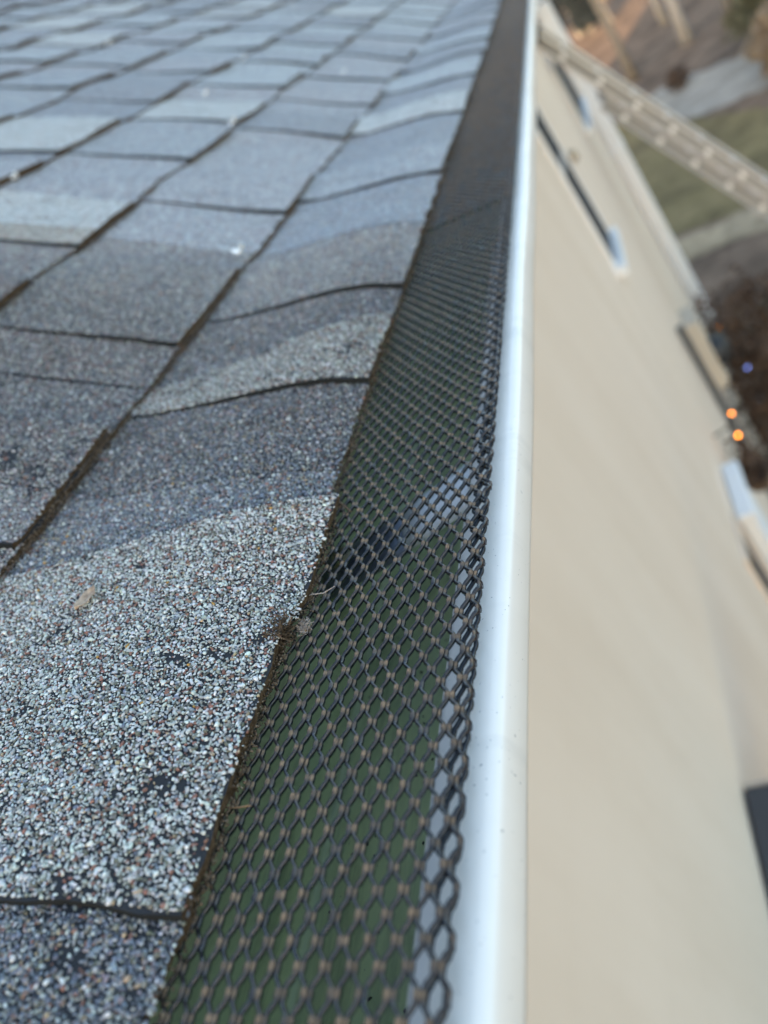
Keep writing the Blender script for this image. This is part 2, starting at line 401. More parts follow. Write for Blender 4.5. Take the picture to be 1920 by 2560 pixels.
OCT_F = [(0, 2, 4), (2, 1, 4), (1, 3, 4), (3, 0, 4), (2, 0, 5), (1, 2, 5), (3, 1, 5), (0, 3, 5)]
BICO = granule_bank(40, ICO_V, ICO_F, .32); BOCT = granule_bank(40, OCT_V, OCT_F, .28)
def rotmats(n, tilt):
    a = rng.uniform(0, 2*np.pi, n); t = rng.normal(0, tilt, n); b = rng.uniform(0, 2*np.pi, n)
    ca, sa, ct, st, cb_, sb = np.cos(a), np.sin(a), np.cos(t), np.sin(t), np.cos(b), np.sin(b)
    Z = np.zeros(n); O = np.ones(n)
    A = np.stack([np.stack([ca, -sa, Z], -1), np.stack([sa, ca, Z], -1), np.stack([Z, Z, O], -1)], 1)
    T = np.stack([np.stack([O, Z, Z], -1), np.stack([Z, ct, -st], -1), np.stack([Z, st, ct], -1)], 1)
    B = np.stack([np.stack([cb_, -sb, Z], -1), np.stack([sb, cb_, Z], -1), np.stack([Z, Z, O], -1)], 1)
    return A @ T @ B
def emit(P, N, size, col, bank, tilt=.35, flat=(.45, .8)):
    """grains at P with frame normal N(xz); returns verts, faces, colours"""
    vb, fb = bank; n = len(P); var = rng.integers(0, len(vb), n)
    v = vb[var]*np.stack([size*rng.uniform(.75, 1.45, n), size*rng.uniform(.6, 1.0, n), size*rng.uniform(*flat, n)], -1)[:, None, :]
    v = np.einsum('nij,nvj->nvi', rotmats(n, tilt), v)
    ex = np.stack([N[:, 1], 0*N[:, 0], -N[:, 0]], -1); ez = np.stack([N[:, 0], 0*N[:, 0], N[:, 1]], -1)   # local x down-slope, y along eave, z normal
    W = v[..., 0:1]*ex[:, None]+v[..., 2:3]*ez[:, None]; W[..., 1] += v[..., 1]
    W += P[:, None]
    nv = vb.shape[1]; F = fb[None]+(np.arange(n)*nv)[:, None, None]
    C = np.repeat(col[:, None, :], nv, 1)
    return W.reshape(-1, 3), F.reshape(-1, 3), C.reshape(-1, 4)
def pick(kind, n):
    q = rng.random(n); cum = [c for c, _ in PAL[kind]]; ii = np.searchsorted(cum, q); ii = np.clip(ii, 0, len(cum)-1)
    c = np.array([c for _, c in PAL[kind]])[ii]*rng.uniform(.72, 1.28, (n, 1))*rng.uniform(.94, 1.06, (n, 3))
    return np.concatenate([c, np.ones((n, 1))], 1)
def vnoise(a, b, sc_, seed):
    r = np.random.default_rng(seed); tot = 0
    for f, amp in ((1, 1), (2.1, .55), (4.3, .3)):
        p = r.uniform(0, 7, 4); tot = tot+amp*(np.sin(a*sc_*f+p[0]+1.7*np.sin(b*sc_*f*.8+p[1]))*np.sin(b*sc_*f*1.1+p[2]+1.3*np.sin(a*sc_*f*.7+p[3])))
    return tot
GV, GF, GC, gofs = [], [], [], 0
def add(W, F, C):
    global gofs
    GV.append(W); GF.append(F+gofs); GC.append(C); gofs += len(W)
def grains(k, layer, ya, yb, kind, ov, ylim, ya0=0):
    L = U0[k+1]-U0[k]; yb_true = yb; ya = max(ya, .005); yb = min(yb, ylim)
    if yb <= ya: return
    for lo, hi, sp, bank in ((.005, .27, .00092, BICO), (.27, .62, .00114, BOCT)):
        a, b = max(ya, lo), min(yb, hi)
        if b <= a: continue
        u0 = U0[k]-(.0050 if layer and k == 0 else .0012 if layer else .0004); u1 = U0[k]+L*1.02
        nu, ny = int((u1-u0)/sp), int((b-a+(.03 if layer and b == yb_true else 0))/sp)
        ug, yg = np.meshgrid(np.arange(nu), np.arange(ny), indexing='ij')
        u = (u0+(ug+rng.uniform(-.15, 1.15, ug.shape))*sp).ravel(); y = (a+(yg+rng.uniform(-.15, 1.15, ug.shape))*sp).ravel()
        far = b+(sl1(k, ya0, (u-U0[k])/L) if layer and b == yb_true else 0)
        keep = (y > a+.0006) & (y < far-.0002) & (u < u1)
        if layer == 0:                                              # nothing beneath an overlay tab
            for oa, ob in ov: keep &= ~((y > oa+.004) & (y < ob+sl1(k, oa, (u-U0[k])/L)-.004))
        bare = .8*vnoise(u, y, 60, 5+k)+.7*vnoise(u, y, 210, 9+k)      # worn spots show the bitumen
        pk = np.where(bare > 1.15, .38, np.where(bare > .85, .72, .98))
        es = estep(k, ya0, y) if layer else 0*y; keep &= u > U0[k]+es-.0014
        eb = np.clip((u-U0[k]-es+.0016)/.0022, 0.25, 1)*np.clip((y-ya)/.0012 if layer else 1, .25, 1)
        keep &= rng.random(len(u)) < pk*eb
        # only what the lens can see
        u, y = u[keep], y[keep]; n = len(u)
        big = rng.random(n)
        size = np.where(big < .62, rng.uniform(.00038, .00062, n), np.where(big < .93, rng.uniform(.0006, .00085, n), rng.uniform(.0008, .00115, n)))*(1.0 if bank is BICO else 1.12)
        P = surf(k, layer, u, y); x, z, nx, nz = PN(u); N = np.stack([nx, nz], -1)
        P[:, 0] += nx*size*.28; P[:, 2] += nz*size*.28
        add(*emit(P, N, size, pick(kind, n), bank))
for k, ylim, ymin in ((0, .62, .005), (1, .62, .19), (2, .62, .42)):
    ov = [(a, b) for l, a, b, _ in tabs[k] if l]
    for l, a, b, kd in tabs[k]:
        grains(k, l, max(a, ymin), b, kd, ov, ylim, a)
# a few stray amber grains on the pale tab
n = 26; u = rng.uniform(.005, .14, n); y = rng.uniform(.08, .3, n); x, z, nx, nz = PN(u); s_ = rng.uniform(.0006, .001, n)
add(*emit(surf(0, 1, u, y, .0007), np.stack([nx, nz], -1), s_, np.tile((.42, .24, .06, 1), (n, 1)), BICO))
npobj('loose_granules', np.concatenate(GV), np.concatenate(GF), M_GRAIN, roof, col=np.concatenate(GC)).__setitem__('kind', 'stuff')
print('granule tris', sum(len(f) for f in GF))
# brown grit packed against the butt edges
GV, GF, GC, gofs = [], [], [], 0
for k, n in ((0, 3800), (1, 7000), (2, 3200)):
    y = rng.uniform((.02, .19, .4)[k], .75, n) if k else .02+.73*rng.random(n)**1.4
    u = U0[k]+rng.normal(-.0012, .0010, n)-(.0006 if k else 0)
    keep_ = (y > .075) | (rng.random(n) < .3) if k == 0 else np.ones(n, bool); y = y[keep_]; u = u[keep_]; n = len(y)
    lay = np.array([any(a <= q <= b for a, b in [(t[1], t[2]) for t in tabs[k] if t[0]]) for q in y])
    dep = rng.uniform((-.0046, -.0062, -.0062)[k], -.0004, n)+np.where(lay, .0022, 0); u = u-np.where(lay, .0008, 0)+(np.where((y > .1725) & (y < .24), -.0034, 0) if k == 0 else 0)
    x, z, nx, nz = PN(np.maximum(u, -.015)); o = off(k, 0, np.full(n, U0[k]), y)+dep
    P = np.stack([x+nx*o, y, H+z+nz*o], -1); s_ = rng.uniform(.00022, .00065, n)
    col = np.array([(.09, .060, .036, 1), (.15, .105, .07, 1), (.24, .175, .12, 1), (.035, .025, .017, 1), (.34, .28, .21, 1)])[rng.choice(5, n, p=[.36, .28, .12, .2, .04])]
    add(*emit(P, np.stack([nx, nz], -1), s_, col, BOCT, 1.2, (.6, 1.1)))
npobj('edge_grit', np.concatenate(GV), np.concatenate(GF), M_GRAIN, roof, col=np.concatenate(GC)).__setitem__('kind', 'stuff')

# ------------------------------------------------------------------ walls, fascia, soffit, windows
WX, WZ0, WY0, WY1 = -.40, -.27, -3.0, 8.3      # wall plane, wall top (relative), ends
wall = empty('wall', (WX, 2, 0), house); wall.matrix_parent_inverse = Matrix(); wl0 = Vector((WX, 2, 0))
bm_len = WY1-WY0
EXP = .116; nb = int((H+WZ0-.25)/EXP)
prof = [(0, 0), (.0105, .004), (.0105, .010), (.001, EXP+.012), (-.004, EXP+.012), (-.004, 0)]
V = [(px, yy, pz) for yy in (WY0, WY1) for px, pz in prof]; m6 = len(prof)
F = [tuple(range(m6)), tuple(range(2*m6-1, m6-1, -1))]+[(i, m6+i, m6+(i+1) % m6, (i+1) % m6) for i in range(m6)]
first = obj('siding_board', V, F, M_SIDING, wall); first.location = Vector((WX, 0, H+WZ0-EXP))-wl0
for i in range(1, nb):
    o = first.copy(); link(o, wall); o.location = Vector((WX+.0001*(i % 3), 0, H+WZ0-EXP*(i+1)))-wl0
o = box('sheathing', (WX-.12, WX-.006, WY0, WY1-.01, .25, H+WZ0), M_DECK, wall); o.location = -wl0
o = box('foundation', (WX-.12, WX-.01, WY0, WY1, -.05, .26), mat('concrete', (.3, .29, .28), .9), wall); o.location = -wl0
o = box('corner_board', (WX-.02, WX+.028, WY1-.10, WY1+.03, .2, H+WZ0), M_TRIM, wall, .004); o.location = -wl0
for yy, nm in ((WY1-.02, 'gable_wall'), (WY0, 'gable_wall')):
    o = obj(nm, [(WX, yy, 0), (2*xr+.5, yy, 0), (2*xr+.5, yy, H-.3), (xr, yy, H+zr-.05), (WX, yy, H-.1)], [(0, 1, 2, 3, 4)], M_SIDING, wall); o.location = -wl0
box('fascia', (-.256, -.2315, WY0, 8.75, H-.262, H-.122), M_TRIM, house)
V, F = boxvf(-.405, -.2565, WY0, 8.75, H-.268, H-.258); obj('soffit', V, F, M_TRIM, house)

def window(y0, y1, z0, z1, sill=True, trim=None):
    """z relative to the camera; recessed dark pane with frame, mullion and sill"""
    wn = empty('window', (WX, (y0+y1)/2, H+z0), house); b = -Vector(wn.location)
    X0 = WX+.012; fw = .03
    for nm, q in (('jamb', (X0-.02, X0+.008, y0-fw, y0, H+z0, H+z1)), ('jamb', (X0-.02, X0+.008, y1, y1+fw, H+z0, H+z1)),
                  ('head', (X0-.02, X0+.0105, y0-fw, y1+fw, H+z1, H+z1+fw+.02))):
        box(nm, q, trim or M_TRIM, wn, .003).location = b
    box('pane', (X0-.002, X0+.003, y0, y1, H+z0, H+z1), M_GLASS, wn).location = b
    zm = (z0+z1)/2
    box('meeting_rail', (X0+.0032, X0+.006, y0, y1, H+zm-.02, H+zm+.02), M_FRAME, wn).location = b
    if sill: box('sill', (X0-.02, X0+.045, y0-fw-.03, y1+fw+.03, H+z0-.05, H+z0), M_TRIM, wn, .006).location = b
    return wn
tag(window(3.50, 3.92, -1.36, -.40)); tag(window(6.2, 7.2, -1.36, -.40))
cp = tag(empty('canopy', (WX, 0, H-1.6)), 'small dark grey canopy roof jutting from the beige wall', 'canopy'); cb2 = -Vector(cp.location)
box('roof_slab', (WX+.012, .62, -1.2, .912, H-1.57, H-1.48), mat('charcoal_membrane', (.055, .055, .06), .8), cp, .006).location = cb2
box('drip_edge', (WX+.012, .628, .9125, .921, H-1.585, H-1.478), mat('tan_drip_edge', (.40, .35, .30), .5), cp, .002).location = cb2
box('bracket', (WX+.012, .35, .70, .76, H-1.68, H-1.572), M_TRIM, cp, .005).location = cb2
pp_ = tag(empty('porch_post', (-.36, 2.92, 0)), 'white square porch post standing against the beige wall', 'post')
box('shaft', (-.386, -.325, 2.74, 3.08, .12, H-2.42), M_TRIM, pp_, .006).location = -Vector(pp_.location)
box('cap', (-.387, -.312, 2.71, 3.11, H-2.4195, H-2.37), M_TRIM, pp_, .006).location = -Vector(pp_.location)
box('plinth', (-.387, -.305, 2.69, 3.13, 0, .1195), M_TRIM, pp_, .006).location = -Vector(pp_.location)
window(2.36, 2.58, -4.3, -2.30, sill=False, trim=M_SIDING)

# ------------------------------------------------------------------ gutter
gut = tag(empty('gutter', (-.16, 3, H-.22)), 'white box gutter with green lining along the shingle roof edge', 'gutter'); gb_ = -Vector(gut.location)
gp = [(-.1232, -.1562), (-.1236, -.1538), (-.1228, -.1522), (-.1205, -.1516), (-.1150, -.1513), (-.1090, -.1513), (-.1050, -.1514), (-.1026, -.1519), (-.1015, -.1529), (-.1010, -.1545), (-.1007, -.158),
      (-.1006, -.1630), (-.1012, -.1655), (-.1040, -.1682), (-.1095, -.171), (-.1165, -.175), (-.1225, -.1815), (-.127, -.190), (-.131, -.199), (-.1355, -.2085), (-.1395, -.2145), (-.145, -.2165),
      (-.2215, -.2165), (-.2262, -.2150), (-.2285, -.2110), (-.229, -.205), (-.229, -.124)]
ys = np.concatenate([np.linspace(-3.0, -.75, 12), np.linspace(-.7, 1.6, 93), np.linspace(1.7, 8.75, 24)])
V = [];
for yy in ys:
    for i, (px, pz) in enumerate(gp):
        wv = .0005*math.sin(yy*9)+.0004*math.sin(yy*21+1)
        V.append((px+wv*(1 if i < 20 else 0)+(.0022*min(max((yy-.15)/.4, 0), 1) if 7 < i < 18 else 0), yy, H+pz+(.0003*math.sin(yy*13+2) if i < 12 else 0)))
ng = len(gp); F = [(j*ng+i, j*ng+i+1, (j+1)*ng+i+1, (j+1)*ng+i) for j in range(len(ys)-1) for i in range(ng-1)]
o = obj('trough', V, F, [M_GW, M_GG], gut, True); o.location = gb_
sm = o.modifiers.new('sheet', 'SOLIDIFY'); sm.thickness = .0008; sm.offset = 1; sm.material_offset = 1; sm.material_offset_rim = 0
for yh in (.272, 1.08, 1.9, 2.7):
    hp = [(-.1215, -.1560), (-.128, -.1572), (-.140, -.1592), (-.155, -.1615), (-.17, -.164), (-.185, -.1662), (-.205, -.1685), (-.222, -.170), (-.2275, -.170)]
    V = []; F = []
    for i, (px, pz) in enumerate(hp):
        hw = .0155
        for j, (dy, dz) in enumerate(((-hw, -.0065), (-hw*.8, -.0030), (-hw*.4, -.0002), (hw*.4, .0012), (hw-.0015, -.0006), (hw, -.004))): V.append((px, yh+dy, H+pz+dz))
    F = [(i*6+j, i*6+j+1, (i+1)*6+j+1, (i+1)*6+j) for i in range(len(hp)-1) for j in range(5)]
    h_ = obj('hanger', V[:30], [f for f in F if max(f) < 30], M_HANGER_SHEEN, gut, True); h_.location = gb_; h_.modifiers.new('s', 'SOLIDIFY').thickness = .0012
    h2 = obj('hanger_shaded_end', [v+Vector((0, 0, -.0006)) for v in map(Vector, V[24:])], [tuple(q-24 for q in f) for f in F if min(f) >= 24], M_HANGER_SHADE, gut, True); h2.location = gb_; h2.modifiers.new('s', 'SOLIDIFY').thickness = .0012  # same strap continued, its shade put into the colour
    V, F = lathe([(0, .004), (.0035, .004), (.0052, .0025), (.0055, 0), (.0075, 0), (.0075, -.001)], (0, 0, 0), 12)
    sc_ = obj('hanger_screw', V, F, M_STEEL, h_); sc_.location = (-.2115, yh, H-.1665)
    

GV, GF, GC, gofs = [], [], [], 0                                       # grit and leaf crumbs lying in the trough
n = 900; y = rng.uniform(-.05, .9, n); x = np.where(rng.random(n) < .6, -.150-.025*rng.random(n)**2, rng.uniform(-.222, -.15, n)); s_ = rng.uniform(.0003, .0011, n)*(1+1.4*(rng.random(n) < .04))
P = np.stack([x, y, np.full(n, H-.2160)], -1)
col = np.array([(.02, .018, .014, 1), (.05, .035, .02, 1), (.11, .075, .04, 1)])[rng.choice(3, n, p=[.6, .25, .15])]
add(*emit(P, np.tile((0., 1.), (n, 1)), s_, col, BOCT, .4, (.3, .7)))
o = npobj('gutter_grit', np.concatenate(GV), np.concatenate(GF), M_GRAIN, gut, col=np.concatenate(GC)); o.location = gb_; o['kind'] = 'stuff'

# ------------------------------------------------------------------ expanded-metal gutter guard
PITCH, PY = .0071, .0113; SW, TH = .00112, .00175; RB = .0013
SLOPE = .22; dirv = np.array([1, -SLOPE])/math.hypot(1, SLOPE); nrm = np.array([-dirv[1], dirv[0]])
NTOP = 33; LEN1 = NTOP*PITCH/2-RB*np.pi/2; _ax = -.1067-RB-LEN1*dirv[0]; A0 = np.array([_ax, -.1285-SLOPE*(_ax+.1787)])
def gpath(a):
    """arc position -> (x, z), normal: straight, 180 degree hem, return underneath"""
    a = np.asarray(a); s1 = np.clip(a, None, LEN1); al = np.clip((a-LEN1)/RB, 0, np.pi); s3 = np.clip(a-LEN1-np.pi*RB, 0, None)
    c = A0+dirv*LEN1-nrm*RB
    base = A0[None]+s1[..., None]*dirv
    bend = c+RB*(np.sin(al)[..., None]*dirv+np.cos(al)[..., None]*nrm)
    p = np.where((a <= LEN1)[..., None], base, bend)-s3[..., None]*dirv
    nn = np.sin(al)[..., None]*dirv+np.cos(al)[..., None]*nrm
    return p, nn
def guard(name, y0, y1, seg, sect, dust0=.11):
    nper = int((y1-y0)/(PY/2)); ny = nper*seg+1; ns = NTOP+2
    jit = np.repeat(rng.normal(0, .00013, (ns, nper+2)), seg, 1)
    jit = np.apply_along_axis(lambda q: np.convolve(q, np.ones(seg)/seg, 'same'), 1, jit)[:, :ny]
    t = np.arange(ny)/seg                                            # in half periods
    y = y0+t*PY/2
    ph_ = (y/PY) % 1.0
    tri = 1-4*np.abs(((ph_+.5) % 1)-.5)                               # +1 at a bond, -1 half a period on
    g = np.clip(tri*1.7, -1, 1); g = g*(1.5-.5*g*g)*.55+g*.45
    bond = np.clip((np.abs(tri)-.48)/.22, 0, 1)
    i = np.arange(ns); sgn = np.where(i % 2 == 0, 1., -1.)
    m_ = PITCH/4-SW/2+.00006
    gg = np.where((i >= NTOP-1)[:, None], np.cos(2*np.pi*ph_)[None]*1.12, g[None])   # the hem opens into rounded loops
    A = (i[:, None]+.5)*PITCH/2+sgn[:, None]*m_*gg               # arc position of strand centre
    A = A+.00035*np.sin(y*31)[None]+jit
    zc = sgn[:, None]*.00042*g[None]+.0005*np.sin(y*17+.5)[None]*np.clip(1-A/LEN1, 0, 1)+jit*1.2
    # tangent angle of the strand in the sheet for a square cross-section
    dA = np.gradient(A, axis=1); dY = np.gradient(y)[None]; ca = dY/np.hypot(dA, dY)
    tl = -math.radians(20)
    if sect == 8: cs = [(.5, .22), (.34, .5), (-.34, .5), (-.5, .22), (-.5, -.22), (-.34, -.5), (.34, -.5), (.5, -.22)]
    else: cs = [(.5, .5), (-.5, .5), (-.5, -.5), (.5, -.5)]
    rim = np.where(i >= NTOP-2, 1.12, 1.)[:, None]; W = SW*(1+.62*bond)[None]*rim; T_ = TH*(1-.1*bond)[None]*np.where(i >= NTOP-1, .74, 1.)[:, None]
    P = np.empty((ns, ny, len(cs), 3)); 
    for q, (cx, cz) in enumerate(cs):
        lx = cx*W/np.maximum(ca, .55); lz = cz*T_
        a_ = A+lx*math.cos(tl)-lz*math.sin(tl); h_ = zc+lx*math.sin(tl)+lz*math.cos(tl)
        p, nn = gpath(a_)
        P[:, :, q, 0] = p[..., 0]+nn[..., 0]*h_; P[:, :, q, 2] = H+p[..., 1]+nn[..., 1]*h_; P[:, :, q, 1] = y[None]
    S = len(cs)
    vid = np.arange(ns*ny*S).reshape(ns, ny, S)
    q0 = vid[:, :-1, :]; q1 = vid[:, 1:, :]
    F = np.stack([q0, np.roll(q0, -1, 2), np.roll(q1, -1, 2), q1], -1).reshape(-1, 4)
    topw = np.array([1.0 if cz > .3 else .55 if cz > 0 else .05 for cx, cz in cs])
    side = np.where(((ph_*2) % 1.0) < .5, 1.0, .5)                    # dust lies on the far half of each bond
    ft = np.clip((y-.30)/.9, 0, 1); dust_sheen = dust0+.62*ft*ft*(3-2*ft)  # dust rises with distance, partly painting in the mesh's grazing-angle gloss
    D = (dust_sheen+(1-dust_sheen)*bond*side)[None, :, None]*topw[None, None]*np.clip(np.repeat(rng.normal(.80, .30, (ns, nper+1, 1)), seg, 1)[:, seg//2:seg//2+ny], .15, 1.25)
    return npobj(name, P.reshape(-1, 3), F, M_MESH, None, True, attr=D.ravel())
GRP = 'mesh gutter guard panels end to end'
tag(guard('gutter_guard', -.12, .612, 8, 8), 'dark brown expanded metal gutter guard panel with dirt clump at shingle edge', 'gutter guard', GRP)
tag(guard('gutter_guard', -1.35, -.1215, 4, 4), 'dark expanded metal gutter guard panel before the dirty one', 'gutter guard', GRP)
tag(guard('gutter_guard', .6135, 1.70, 4, 4), 'black expanded metal gutter guard panel butted beyond the dirty one', 'gutter guard', GRP)
tag(guard('gutter_guard', 1.7015, 3.2, 3, 4), 'farthest black expanded metal gutter guard panel, reading as solid grey', 'gutter guard', GRP)

# ------------------------------------------------------------------ small debris
def on_roof(u, y, lift=0.0, layer=1, k=0):
    return Vector(surf(k, layer, np.array([u]), np.array([y]), lift)[0])
V = []; F = []                                                        # curled dry leaf
ax = (on_roof(.0905, .1955, .0014)-on_roof(.0930, .1855, .0014)); c0 = on_roof(.0918, .1902, .0016); axn = ax.normalized()
x_, z_, nx_, nz_ = PN(np.array([.0918])); nv_ = Vector((nx_[0], 0, nz_[0])); sv = axn.cross(nv_).normalized()
for i in range(9):
    t = i/8*2-1; wd = .0030*(1-abs(t)**2.2)**.7*(1+.15*math.sin(i*2.3))
    for j in (-1, -.5, 0, .5, 1): V.append(c0+axn*t*.0062+sv*wd*j+nv_*(.0012*abs(j)**1.5+.0008*t*t+.0004*math.sin(i*1.7+j)))
F = [(i*5+j, i*5+j+1, (i+1)*5+j+1, (i+1)*5+j) for i in range(8) for j in range(4)]
lm = mat('dry_leaf', rough=.8); g = G(lm); nn_ = g.noise(500, 4, .6); g.base(g.ramp(nn_.outputs[0], [(.35, (.26, .185, .13)), (.65, (.52, .38, .27))]))
lf = obj('dry_leaf', V, F, lm, None, True); lf.modifiers.new('s', 'SOLIDIFY').thickness = .00025
tag(lf, 'small curled tan dry leaf lying on the pale shingle tab', 'leaf')
V, F = tube([(-.1845, .2580, H-.1235), (-.179, .2545, H-.1250), (-.173, .2490, H-.1280), (-.1675, .2420, H-.1296)], [.0007, .0008, .0007, .0004], 6)
V2, F2 = tube([(-.1795, .2505, H-.1275), (-.1770, .2440, H-.1288), (-.1755, .2395, H-.1290)], [.0004, .0007, .0003], 6)
V, F = merge([(V, F), (V2, F2)]); tag(obj('twig', V, F, M_TWIG), 'thin brown twig poking from the shingle edge onto the mesh', 'twig')
pts = [(-.181, .222, H-.1235), (-.1775, .212, H-.1262), (-.1770, .203, H-.1268), (-.1785, .1965, H-.1270), (-.1775, .1925, H-.1268), (-.172, .1910, H-.1262), (-.167, .1905, H-.1275), (-.1625, .1930, H-.1285)]
V, F = tube(pts, [.00022, .0003, .00028, .00028, .0003, .00028, .00025, .00015], 5)
tag(obj('root_fibre', V, F, M_LINT), 'thin pale root fibre curling over the dark mesh by shingle edge', 'fibre')
def fuzz(c, n, r, rad, seed, sq=.6):
    rr = random.Random(seed); parts = []
    for _ in range(n):
        p = Vector((rr.gauss(0, r*.5), rr.gauss(0, r*.7), rr.gauss(0, r*.3*sq))); d = Vector((rr.gauss(0, 1), rr.gauss(0, 1), rr.gauss(0, .5))).normalized(); pth = []
        for s_ in range(5):
            pth.append(Vector(c)+p); d = (d+Vector((rr.gauss(0, .7), rr.gauss(0, .7), rr.gauss(0, .4)))).normalized(); p = p+d*r*.33
        parts.append(tube(pth, rad, 3, False))
    return merge(parts)
V, F = fuzz((-.1715, .1750, H-.1268), 110, .0021, .00013, 3); tag(obj('lint_clump', V, F, M_LINT), 'fuzzy grey lint clump caught between shingle tabs and mesh', 'lint')
V, F = fuzz((-.1785, .1705, H-.1215), 420, .0042, .00024, 5, 1.1); tag(obj('dirt_clump', V, F, M_DIRT), 'dark brown crumbly dirt clump in the shingle joint', 'dirt')
V, F = tube([(-.181, .1050, H-.1250), (-.1750, .1043, H-.1262), (-.1700, .1045, H-.1272)], .0003, 5); tag(obj('pine_straw', V, F, mat('straw', (.24, .15, .08), .8)), 'short straight straw sticking out under the pale shingle tab', 'straw')
pm = mat('pale_petal', (.86, .86, .84), .6)
pet = None
for i, (u, y, k) in enumerate([(.2965, 1.005, 2), (.398, 1.19, 2), (.435, 1.497, 2), (.715, 1.548, 5), (.1605, .602, 1), (.442, .736, 2), (.24, 1.444, 1), (.56, 2.33, 3)]):
    r_ = .0062 if i in (0, 4) else .0045
    V = []; p = on_roof(u, y, .003, 1, k)
    for j in range(10):
        a = j*math.pi/5; q = r_*(1+.3*math.sin(3*a+i)); V.append((p.x+q*math.cos(a)*.8, p.y+q*math.sin(a), p.z+.0018*math.cos(2*a)+.5*q*abs(math.cos(a))))
    V.append((p.x, p.y, p.z)); o = obj('dry_petal', V, [(j, (j+1) % 10, 10) for j in range(10)], pm); o.modifiers.new('s', 'SOLIDIFY').thickness = .0006
    tag(o, {0: 'large white dry petal on the lower edge of the third shingle row', 4: 'large white dry petal on the lower edge of the second shingle row'}.get(i, 'tiny white dry petal stuck on the grey roof shingles'), 'petal', 'white petals scattered on the roof')

# ------------------------------------------------------------------ extension ladder against the wall
LY = 5.9; top = Vector((-.372, LY, H-.63)); dl = Vector((.47, 0, -1)).normalized(); pl = Vector((1, 0, .47)).normalized()
LL = (H-.63)/-dl.z-.02
lad = tag(empty('extension_ladder', (top+dl*LL)), 'aluminium extension ladder leaning on the beige wall past the gutter', 'ladder'); lb = -Vector(lad.location)
def rail(yc, o0, t0, t1, m_, nm='rail'):
    P = []
    a = top+pl*o0; fl = .024
    def bar(nm_, px0, px1, py0, py1, m2, par):
        V = [a+dl*t+pl*px+Vector((0, yc-LY+py, 0)) for t in (t0, t1) for px, py in ((px0, py0), (px1, py0), (px1, py1), (px0, py1))]
        o = obj(nm_, V, [(3, 2, 1, 0), (4, 5, 6, 7)]+[(i, (i+1) % 4, 4+(i+1) % 4, 4+i) for i in range(4)], m2, par); return o
    o = bar(nm, -.0295, .0295, fl-.006, fl, M_WEB_SHADE, lad); o.location = lb
    bar('flange', -.042, -.030, -fl, fl, m_, o); bar('flange', .030, .042, -fl, fl, m_, o)
for yc in (LY, LY+.40): rail(yc, .0, 0, 3.7, M_LADDER)
for yc in (LY+.02, LY+.38): rail(yc, -.098, .62, LL, M_LADDER2)
def rung(o0, t, y0, y1):
    c = top+pl*o0+dl*t; V, F = tube([c+Vector((0, y0-LY-.018, 0)), c+Vector((0, y1-LY+.018, 0))], .0205, 6); o = obj('rung', V, F, M_RUNG, lad); o.location = lb
for i in range(12): rung(0, .21+.305*i, LY, LY+.40)
for i in range(int((LL-.8)/.305)): rung(-.098, .80+.305*i, LY+.02, LY+.38)
for yc in (LY+.02, LY+.38):
    c = top+pl*-.098+dl*(LL-.03); o = box('foot', (c.x-.07, c.x+.07, yc-.03, yc+.03, 0.0, .07), M_BLACK, lad, .01); o.location = lb
for yc in (LY, LY+.40):
    c = top; V, F = tube([c+Vector((-.004, yc-LY-.03, .0)), c+Vector((-.004, yc-LY+.03, 0))], .022, 10); o = obj('end_cap', V, F, M_BLACK, lad); o.location = lb

# ------------------------------------------------------------------ downspout, meter, conduit, vent on the wall
ds = tag(empty('downspout', (-.33, 7.75, 0)), 'white square downspout on the beige wall beside the house corner', 'downspout'); db = -Vector(ds.location)
box('pipe', (-.384, -.266, 7.52, 7.76, .25, H-.62), M_TRIM, ds, .008).location = db
V, F = tube([(-.339, 7.75, H-.60), (-.33, 7.75, H-.50), (-.24, 7.75, H-.33), (-.205, 7.75, H-.24)], .042, 4); obj('elbow', V, F, M_TRIM, ds).location = db
V, F = tube([(-.339, 7.75, .27), (-.30, 7.75, .14), (-.12, 7.75, .06)], .045, 4); obj('outlet', V, F, M_TRIM, ds).location = db
for zz in (1.2, 3.4): box('strap', (-.392, -.262, 7.505, 7.775, zz, zz+.03), M_TRIM, ds).location = db
mt = tag(empty('electric_meter', (-.33, 5.25, H-3.05)), 'beige electric meter box with black glass dome on the beige wall', 'electric meter'); mb = -Vector(mt.location)
box('cabinet', (-.392, -.29, 5.12, 5.40, H-3.25, H-2.66), M_GREYBOX, mt, .008).location = mb
V, F = lathe([(.125, 0), (.125, .02), (.115, .06), (.08, .10), (.0, .12)], (0, 0, 0), 20); o = obj('dome', V, F, M_BLACK, mt, True); o.rotation_euler = (0, R(90), 0); o.location = Vector((-.29, 5.26, H-3.02))+mb
V, F = tube([(-.345, 5.26, H-2.67), (-.345, 5.26, H-.8), (-.345, 5.24, H-.68)], .024, 10)
V, F = tube([(-.355, 4.47, H-2.30), (-.355, 4.47, .1)], .022, 10); tag(obj('conduit', V, F, mat('dark_conduit', (.07, .075, .08), .5)), 'dark grey conduit pipe running down the beige wall', 'pipe')
V, F = lathe([(.0, .03), (.025, .03), (.032, .024), (.032, .006), (.045, .0)], (0, 0, 0), 18); o = obj('vent_cap', V, F, mat('tan_vent', (.42, .35, .26), .6), None, True)
o.rotation_euler = (0, R(90), 0); o.location = (WX+.011, 4.28, H-1.02); tag(o, 'small round tan vent cap on beige siding beside the upper window', 'vent')

